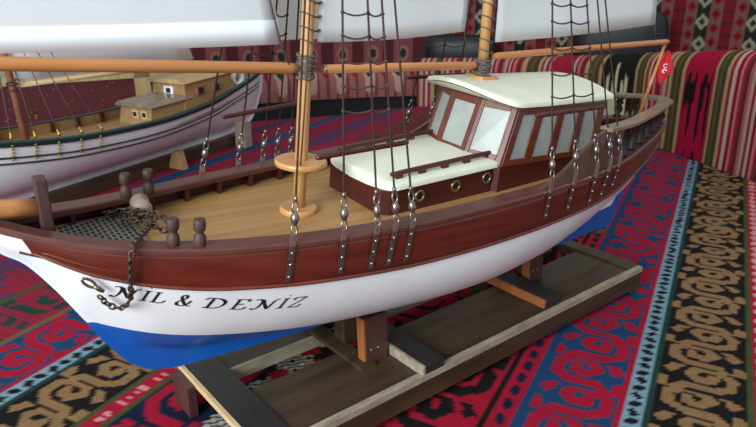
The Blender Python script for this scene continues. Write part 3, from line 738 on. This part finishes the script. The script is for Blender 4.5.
FORE = [(.174, .114, .171, .063), (.228, .114, .228, .065), (.267, .114, .264, .066), (.290, .115, .286, .066), (.312, .114, .309, .068)]
MAIN = [(.5254, .141, .5307, .086), (.5734, .146, .5772, .089), (.620, .150, .630, .089), (.6555, .152, .660, .093), (.684, .154, .690, .103)]
def rat(ropes, zs, idx):
    for z in zs:
        for a, c in zip(idx[:-1], idx[1:]):
            pa, pc = [A + d_ * ((z - A.z) / d_.z) for A, d_ in (ropes[a], ropes[c])]
            b = MB(); pts = [pa.lerp(pc, t) + Vector((0, 0, -.0030 * math.sin(math.pi * t))) for t in np.linspace(0, 1, 6)]
            pts = [pa + (pa - pc).normalized() * .002] + pts + [pc + (pc - pa).normalized() * .002]
            b.tube(pts, .0010, 6); b.lathe(pa + Vector((0, 0, -.002)), (0, 0, 1), [(0, .001), (.002, .0022), (.004, .001)], 8); b.lathe(pc + Vector((0, 0, -.002)), (0, 0, 1), [(0, .001), (.002, .0022), (.004, .001)], 8)
            b.build('ratline', 'rope', ship)
for sd in (-1, 1):
    r1 = rigging(FORE, (.252, 0, .86), sd); r2 = rigging(MAIN, (.512, 0, .87), sd)
    rat(r1, (.238, .262, .286, .310, .332, .356, .380, .404, .428), (1, 2, 3)); rat(r2, (.243, .270, .300, .331, .351, .375, .40, .425), (0, 1, 2))
for name_, p0, p1 in (('belaying_rail', (.203, -.112, .1915), (.312, -.121, .201)), ('belaying_rail', (.196, .113, .182), (.308, .117, .194)), ('belaying_rail', (.500, -.131, .2205), (.640, -.127, .2235)), ('belaying_rail', (.500, .131, .2205), (.640, .127, .2235))):
    b = MB(); P0 = Vector(p0); P1 = Vector(p1); b.tube([P0.lerp(P1, t) for t in (0, .03, .5, .97, 1)], [.0022, .0031, .0031, .0031, .0022], 8); b.build(name_, 'mahogany_dark', ship)
# running lines
for pts in ([(fm_x(.5) - .006, -.012, .55), (.2405, -.020, .25), (.236, -.022, .152)], [(.20, -.0005, .345), (.218, -.002, .286), (.228, -.004, .264)], [(.49, 0, .36), (.486, 0, .305), (.497, -.002, .262)], [(.912, 0, .321), (.925, 0, .2945)]):
    b = MB(); b.tube(pts, .0009, 6); b.build('running_line', 'rope', ship)
# ensign staff and flag
b = MB(); b.tube([(.925, 0, .165), (.955, 0, .288)], [.0030, .0024], 10); staff = b.build('ensign_staff', 'boom_wood', ship)
b = MB(); c = Vector((.959, -.006, .249)); ax = Vector((.62, -.78, 0)).normalized(); rows = []
for v_ in np.linspace(-1, 1, 13):
    hw = .0155 * (1 - abs(v_)) ** .9 + .0006
    rows.append([tuple(c + ax * hw * u + Vector((.3, .5, 0)) * .004 * math.sin(3 * u + 2 * v_) + Vector((0, 0, .030 * v_))) for u in np.linspace(-1, 1, 7)])
b.grid(rows, 0, True); flag = b.build('ensign', 'red_cloth', staff, solid=.0006)
b = MB()
for cz, k_ in ((.003, 0), (-.006, 1)):
    cc = c + Vector((-.001, -.0028, cz + .001))
    ring = [cc + ax * (.0032 * math.cos(a)) + Vector((0, 0, .0032 * math.sin(a))) for a in (np.linspace(.7, 5.6, 12) if k_ == 0 else np.linspace(0, 5, 6))]
    b.tube(ring, .0008 if k_ == 0 else .0013, 5)
b.build('crescent_and_star', 'flag_white', flag)
# chain and its shackle
def links(mb, pts, L=.0074, rr=.00100):
    P = [Vector(p) for p in rounded(pts, 12)]; acc = 0; k = 0; last = P[0]
    cum = [0]
    for a, c in zip(P[:-1], P[1:]): cum.append(cum[-1] + (c - a).length)
    n = int(cum[-1] / (L * .72))
    for i in range(n):
        s_ = i * L * .72; j = max(0, min(len(P) - 2, int(np.searchsorted(cum, s_)) - 1)); f = (s_ - cum[j]) / max(1e-9, cum[j + 1] - cum[j])
        p = P[j].lerp(P[j + 1], f); t = (P[j + 1] - P[j]).normalized(); u = Vector((0, 0, 1)) if abs(t.z) < .8 else Vector((1, 0, 0))
        s1 = t.cross(u).normalized(); s2 = s1.cross(t); sdv = (s1 + s2).normalized() if i % 2 else (s1 - s2).normalized()
        ring = [p + t * (L * .5 * math.cos(a)) + sdv * (.0028 * math.sin(a)) for a in np.linspace(0, 2 * math.pi, 11)[:-1]]; mb.tube(ring, rr, 5, closed=True)
b = MB()
pile = [(.034, .062, .097), (.040, .048, .099), (.050, .058, .097), (.060, .042, .100), (.046, .030, .097), (.056, .018, .100), (.070, .028, .098), (.078, .012, .101), (.066, .002, .100), (.052, .014, .104), (.062, .030, .106), (.050, .040, .104), (.072, .020, .106), (.084, .006, .103), (.082, -.020, .103), (.074, -.036, .104), (.062, -.020, .108), (.056, -.034, .110), (.046, -.052, .113), (.036, -.068, .1145), (.028, -.082, .1135), (.0245, -.0855, .104), (.0245, -.082, .088), (.025, -.0768, .070), (.0245, -.070, .052), (.020, -.0605, .041), (.0136, -.0555, .040), (.0066, -.0545, .046), (.0011, -.0550, .0545), (-.002, -.0555, .061)]
links(b, pile); b.build('anchor_chain', 'iron', ship)
b = MB(); cc = Vector((-.0085, -.0585, .0735)); t = Vector((.72, .02, -.70)).normalized(); s_ = Vector((.68, -.1, .72)).normalized()
b.tube([cc + t * (.0078 * math.cos(a)) + s_ * (.0030 * math.sin(a)) for a in np.linspace(0, 2 * math.pi, 20)[:-1]], .0014, 8, closed=True)
b.tube([cc + t * .006, cc + t * .012, cc + t * .0175], [.0020, .0028, .0018], 10)
b.build('chain_shackle', 'brass', ship)
# the name painted on the bow, drawn with a broad nib and wrapped onto the hull
def zbase(x): return pw(x, [.0, .014, .03, .059, .086, .12, .141, .168, .2], [.0525, .050, .0467, .0402, .0342, .0265, .0236, .0206, .0201])
GL = {
 'N': [[(-.42, .92), (-.30, 1.0), (-.10, .98), (.02, .80), (.02, .35), (-.08, .05), (-.26, -.03), (-.36, .08)], [(.02, .96), (.25, .55), (.62, .02)], [(.62, .02), (.70, .55), (.78, .92), (1.00, 1.04)]],
 'I': [[(0, .02), (0, .98)], [(-.17, .02), (.17, .02)], [(-.15, .98), (.17, .98)], [(.02, 1.28), (.06, 1.32)]],
 'L': [[(0, .02), (0, .98)], [(-.15, .98), (.17, .98)], [(-.17, .02), (.20, .0), (.48, .04), (.60, .28)]],
 '&': [[(.86, .52), (.78, .22), (.52, -.02), (.20, .02), (.10, .28), (.26, .50), (.48, .70), (.50, .92), (.34, 1.03), (.20, .90), (.26, .66), (.52, .28), (.74, .04), (.98, .02)]],
 'D': [[(.05, .02), (.05, .96)], [(-.30, .80), (-.18, .98), (.10, 1.0), (.45, .96), (.74, .72), (.74, .36), (.50, .08), (.15, .0), (-.15, .02)]],
 'E': [[(0, .02), (0, .98)], [(-.15, .99), (.55, .99), (.58, .80)], [(0, .52), (.40, .52)], [(-.17, .01), (.52, .01), (.64, .24)]],
 'Z': [[(.02, .78), (.06, .98), (.70, .98)], [(.70, .98), (.0, .02)], [(.0, .02), (.55, .02), (.68, .24)]]}
TXT = [('N', .0165, .0165), ('I', .0385, .016), ('L', .0475, .0165), ('&', .0660, .0165), ('D', .0965, .0205), ('E', .1235, .0190), ('N', .1480, .0185), ('I', .1725, .0185), ('Z', .1815, .0190)]
b = MB(); hcap = .0165; nib = R(32); nw_ = .098
for ch, x0, sx in TXT:
    for st in GL[ch]:
        P = rounded(st, 8) if len(st) > 2 else [np.array(st[0]) * (1 - t) + np.array(st[1]) * t for t in np.linspace(0, 1, 10)]
        Q = []
        for p in P:
            for s_ in (-1, 1):
                X = p[0] + s_ * nw_ * math.cos(nib); Y = p[1] + s_ * (nw_ * .75) * math.sin(nib)
                x = x0 + sx * (X + .30 * Y) * .92; z = float(zbase(x)) + hcap * Y * .95
                Q.append((x, -(float(hy(x, z)) + .0005), z))
        # a second, vertical hairline keeps thin strokes visible
        b.add(Q, [(2 * i, 2 * i + 1, 2 * i + 3, 2 * i + 2) for i in range(len(P) - 1)])
        Q = []
        for p in P:
            for s_ in (-1, 1):
                X = p[0] - s_ * .036; Y = p[1] + s_ * .038
                x = x0 + sx * (X + .30 * Y) * .92; z = float(zbase(x)) + hcap * Y * .95; Q.append((x, -(float(hy(x, z)) + .0006), z))
        b.add(Q, [(2 * i, 2 * i + 1, 2 * i + 3, 2 * i + 2) for i in range(len(P) - 1)])
b.build('painted_name', 'ink', ship)

# ---------------------------------------------------------------- the stand
ys = R(39); ST = Matrix.Translation((.476, 1.061, 0)) @ Matrix.Rotation(ys, 4, 'Z')
stand = tag(empty('display_stand', ST), 'dark wooden ladder frame stand with light edges carrying the large model ship', 'stand')
HS = .05
b = MB(); b.box(-.765, -.004, .010, .118, HS - .014, HS); b.build('long_board', 'stand_brown', stand)
b = MB(); b.box(-.765, -.004, .178, .226, HS - .014, HS); b.build('long_board', 'stand_brown', stand)
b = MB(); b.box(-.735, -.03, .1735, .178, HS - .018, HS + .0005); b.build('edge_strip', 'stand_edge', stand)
b = MB(); b.box(-.775, -.0, .0, .010, HS - .008, HS + .001); b.build('edge_strip', 'stand_edge', stand)  # paler strip: light on the board's top edge put into the colour
b = MB(); b.box(-.775, -.0, .0005, .010, HS - .038, HS - .008); b.build('apron', 'stand_brown', stand)
b = MB(); b.box(-.771, -.728, .008, .226, HS - .012, HS + .0035); b.build('end_plank', 'stand_black', stand)
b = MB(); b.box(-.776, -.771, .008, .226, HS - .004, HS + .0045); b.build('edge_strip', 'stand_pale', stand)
b = MB(); b.box(-.030, -.0, .010, .226, HS - .012, HS + .0035); b.build('end_plank', 'stand_brown', stand)
for x0, zt in ((-.787, HS - .002), (-.022, HS - .012)):
    for y0 in (.016, .186):
        b = MB(); b.box(x0, x0 + .011, y0 - .014, y0 + .036, .0030, zt); b.build('foot', 'stand_plum', stand)
b = MB(); b.box(-.592, -.568, .06, .226, HS, HS + .006); b.build('cross_bar', 'stand_brown', stand)
for x0, x1, y0, y1 in ((-.535, -.497, .001, .226), (-.263, -.222, .016, .226)):
    b = MB(); b.box(x0 + .004, x1, y0, y1, HS, HS + .014); cb = b.build('cross_bar', 'stand_black', stand)
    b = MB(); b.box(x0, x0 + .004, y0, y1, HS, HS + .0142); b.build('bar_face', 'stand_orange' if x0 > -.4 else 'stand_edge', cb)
for x0, x1, ya, yb, zt in ((-.580, -.540, .068, .205, .118), (-.213, -.175, .087, .165, .116)):
    for y0, s_ in ((ya, 1), (yb, -1)):
        b = MB(); y1 = y0 + s_ * .014; lean = s_ * .004
        b.hexa([(x0 + .003, min(y0, y1), HS), (x1, min(y0, y1), HS), (x1, max(y0, y1), HS), (x0 + .003, max(y0, y1), HS), (x0 + .003, min(y0, y1) + lean, zt), (x1, min(y0, y1) + lean, zt), (x1, max(y0, y1) + lean, zt), (x0 + .003, max(y0, y1) + lean, zt)])
        for q in (.012, .024):
            c = (x0 + q, (y0 - .0002 if s_ > 0 else y0 + .0002) + lean * .4, HS + .02); b.lathe(c, (0, -s_, 0), [(0, .0018), (.0008, .0016)], 8, 1)
        u_ = b.build('upright', ['stand_plum', 'bolt_and_glare'], stand)
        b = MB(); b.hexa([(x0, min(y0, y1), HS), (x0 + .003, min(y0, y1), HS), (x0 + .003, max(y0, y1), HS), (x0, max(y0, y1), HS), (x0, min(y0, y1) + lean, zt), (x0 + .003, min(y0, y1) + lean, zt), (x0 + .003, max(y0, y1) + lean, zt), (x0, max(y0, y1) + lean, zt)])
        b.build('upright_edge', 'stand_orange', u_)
for xq, yq in ((-.56, .137), (-.195, .105)):
    b = MB(); b.box(xq - .012, xq + .012, yq - .012, yq + .012, HS, .112); b.build('keel_block', 'stand_brown', stand)

# ---------------------------------------------------------------- the second model ship, further back on the left
a2 = R(62); S2 = Matrix.Translation((-.973, 1.25, 0)) @ Matrix.Rotation(a2, 4, 'Z')
sh2 = tag(empty('model_ship', S2), 'second white model ship with green rail and two green stripes, behind at left', 'model ship')
L2 = 1.21
B2 = lambda x: pw(x, [0, .04, .12, .25, .4, .6, .8, .95, 1.12, 1.21], [.002, .03, .07, .10, .115, .118, .105, .08, .045, .004])
Z2 = lambda x: pw(x, [0, .15, .4, .6, .8, 1.0, 1.21], [.235, .205, .178, .172, .180, .205, .240])
K2 = lambda x: pw(x, [0, .03, .08, .15, .95, 1.10, 1.18, 1.21], [.225, .15, .075, .035, .035, .05, .13, .225])
def h2(x, z):
    k = float(K2(x)); zt = float(Z2(x)); r = max(k, min(zt - .002, k + .02)); s = min(1, max(0, (z - r) / max(1e-4, zt - r)))
    f = pw(x, [0, .2, .5, .8, 1.21], [.3, .7, .9, .7, .35]); return max(.004, float(B2(x)) * float((1 - f) * s + f * math.sqrt(1 - (1 - s) ** 2)))
X2 = np.linspace(0, L2, 60)
rows = {}
for sd in (-1, 1):
    rows[sd] = [[(x, sd * h2(x, z), z) for z in np.linspace(float(K2(x)), float(Z2(x)), 20)] for x in X2]
b = MB(); b.grid(rows[-1], 0, True); b.grid(rows[1], 0, True, True); b.grid([[p[0], q[0]] for p, q in zip(rows[-1], rows[1])], 0, False)
b.build('hull', 'white_paint', sh2)
for sd in (-1, 1):
    b = MB(); b.grid([[(x, sd * (h2(x, float(Z2(x)) - dz) + o_), float(Z2(x)) - dz) for dz, o_ in ((.011, -.002), (.011, .003), (0, .004), (-.003, .002), (-.003, -.010), (0, -.010))] for x in X2[1:-1]], 0, False, sd > 0)
    b.build('sheer_rail', 'green_paint', sh2)
    for dz in (.036, .050):
        b = MB(); b.tube([(x, sd * (h2(x, float(Z2(x)) - dz)), float(Z2(x)) - dz) for x in X2[2:-3]], .0026, 6); b.build('hull_stripe', 'green_paint', sh2)
    b = MB(); b.grid([[(x, sd * max(.001, float(B2(x)) - .008), float(Z2(x)) - .03), (x, sd * max(.001, float(B2(x)) - .008), float(Z2(x)))] for x in X2[2:-2]], 0, True, sd < 0); b.build('inner_bulwark', 'tan_wood', sh2)
    for x in np.arange(.2, 1.0, .08):
        b = MB(); b.box(x - .005, x + .005, sd * (float(B2(x)) - .012) - .004, sd * (float(B2(x)) - .012) + .004, float(Z2(x)) - .03, float(Z2(x)))
        b.build('bulwark_stanchion', 'mahogany_dark', sh2)
b = MB(); b.grid([[(x, t * max(.001, float(B2(x)) - .006), float(Z2(x)) - .027) for t in (-1, 0, 1)] for x in X2[1:-1]], 0, False, True); b.build('deck', 'tan_wood', sh2)
# cabins
def cabin(x0, x1, w_, z0, z1, z1b, m, rm, nm):
    b = MB(); b.hexa([(x0, -w_, z0), (x1, -w_, z0), (x1, w_, z0), (x0, w_, z0), (x0 + .012, -w_ * .95, z1), (x1, -w_ * .95, z1b), (x1, w_ * .95, z1b), (x0 + .012, w_ * .95, z1)])
    c = b.build(nm, m, sh2)
    b = MB(); b.hexa([(x0 - .004, -w_ - .006, z1), (x1 + .008, -w_ - .006, z1b), (x1 + .008, w_ + .006, z1b), (x0 - .004, w_ + .006, z1), (x0 - .004, -w_ * .9, z1 + .012), (x1 + .008, -w_ * .9, z1b + .012), (x1 + .008, w_ * .9, z1b + .012), (x0 - .004, w_ * .9, z1 + .012)]); b.build('cabin_roof', rm, c); return c
c1 = cabin(.62, .78, .062, .145, .195, .200, 'tan_wood', 'rail_wood', 'fore_cabin')
c2 = cabin(.75, .96, .066, .150, .243, .252, 'tan_wood', 'beige_wood', 'deck_house')
for y in (-.035, .0):
    b = MB(); b.box(.624, .634, y - .011, y + .011, .163, .185); fr = b.build('window_frame', 'pale_wood', c1)
    b = MB(); b.box(.622, .633, y - .006, y + .006, .168, .180); b.build('window_pane', 'slot_black', fr)
for x in (.82, .89):
    b = MB(); b.box(x - .016, x + .016, -.0695, -.0605, .203, .228); fr = b.build('window_frame', 'pink_wood', c2)
    b = MB(); b.box(x - .010, x + .010, -.0705, -.069, .206, .225); b.build('window_pane', 'slot_black', fr)
b = MB(); b.box(.756, .764, -.02, .016, .208, .232); fr = b.build('window_frame', 'white_paint', c2)
b = MB(); b.box(.754, .763, -.010, .006, .213, .227); b.build('window_pane', 'slot_black', fr)
b = MB(); b.tube([(1.03 + .022 * math.cos(a), -.035, .222 + .022 * math.sin(a)) for a in np.linspace(0, 2 * math.pi, 20)[:-1]], .008, 8, closed=True); b.build('life_ring', 'white_paint', sh2)
# mast, spars, sail, rigging
b = MB(); b.tube([(.293, 0, .150), (.255, 0, .75)], [.0085, .006], 12); m2 = b.build('mast', 'pink_wood', sh2)
b = MB(); lashing(b, lambda z: .2835, .288, .315, .0105, 5, .0018, .004); b.build('boom_lashing', 'rope', m2)
b = MB(); b.tube([(.285, 0, .301), (.865, 0, .2865)], [.0058, .0050], 10); b.build('boom', 'pale_wood', sh2)
b = MB(); rws = []
for v_ in np.linspace(0, 1, 8): rws.append([(.30 + (.575 - .18 * v_) * u, .004 * math.sin(3 * u), .309 - .012 * u + (.34 + .06 * u) * v_) for u in np.linspace(0, 1, 10)])
b.grid(rws, 0, True); b.build('main_sail', 'sail', sh2, solid=.001)
b = MB(); rws = []
for v_ in np.linspace(0, 1, 8): rws.append([(-.10 + (.36 - .1 * v_) * u + .1 * v_, .004 * math.sin(3 * u), .300 + .0 * u + .40 * v_ * (.4 + .6 * u)) for u in np.linspace(0, 1, 10)])
b.grid(rws, 0, True); b.build('fore_sail', 'sail', sh2, solid=.001)
for sd in (-1, 1):
    for x in (.198, .247, .300, .355, .408):
        z = float(Z2(x)); y = sd * (float(B2(x)) + .003); T = Vector((.262, 0, .62)); A = Vector((x, y, z + .02)); b = MB(); b.tube([A, T], .0011, 6); s_ = b.build('shroud', 'rope_grey', sh2)
        b = MB(); d_ = (T - A).normalized(); b.lathe(A - d_ * .014, d_, [(0, .001), (.003, .004), (.008, .004), (.011, .0015), (.014, .003), (.018, .001)], 8)
        for q in range(5): b.lathe((x, sd * (h2(x, z - .006 - q * .008) + .0025), z - .010 - q * .008), (0, 0, 1), [(0, .0015), (.0025, .0034), (.005, .0015)], 8)
        b.build('deadeye', 'gold', s_)
# cradle pieces under it
cr = tag(empty('ship_cradle', S2), 'wooden cradle with tan wedges and a pale post under the second ship', 'stand')
b = MB(); b.box(.30, 1.0, -.03, .03, .0015, .035); b.build('keel_board', 'stand_brown', cr)
for x in (.10, .70):
    for sd in (-1, 1):
        b = MB(); b.hexa([(x, sd * .055 - .03, .0015), (x + .02, sd * .055 - .03, .0015), (x + .02, sd * .055 + .03, .0015), (x, sd * .055 + .03, .0015), (x, sd * .06 - .012, .055), (x + .02, sd * .06 - .012, .055), (x + .02, sd * .06 + .012, .055), (x, sd * .06 + .012, .055)]); b.build('cradle_wedge', 'tan_wood', cr)
b = MB(); b.box(.985, 1.02, -.085, -.045, .0015, .085); b.build('cradle_post', 'beige_drum', cr)

# framed maroon screen beyond the second ship
sc = tag(empty('framed_screen', Matrix.Translation((-1.12, 2.55, -.75)) @ Matrix.Rotation(R(26), 4, 'Z')), 'wood framed screen with speckled maroon cloth beyond the second ship', 'screen')
b = MB(); b.box(-.45, .16, -.01, .01, .60, .90)
for i in range(60): 
    x = random.uniform(-.44, .15); z = random.uniform(.70, .89); b.lathe((x, -.0101, z), (0, -1, 0), [(0, .0022), (.0006, .002)], 6, 1)
b.build('cloth_panel', ['maroon', 'tan_wood'], sc)
b = MB(); b.box(.16, .22, -.02, .02, 0, .93); b.build('frame_stile', 'beige_wood', sc)
b = MB(); b.box(-.51, -.45, -.02, .02, 0, .93); b.build('frame_stile', 'beige_wood', sc)
b = MB(); b.box(-.51, .48, -.02, .02, .90, .93); b.build('frame_rail', 'beige_wood', sc)
b = MB(); b.box(.22, .43, -.01, .01, .60, .90); b.build('dark_panel', 'couch_wood', sc)
b = MB(); b.box(.43, .48, -.02, .02, 0, .93); b.build('frame_stile', 'beige_wood', sc)
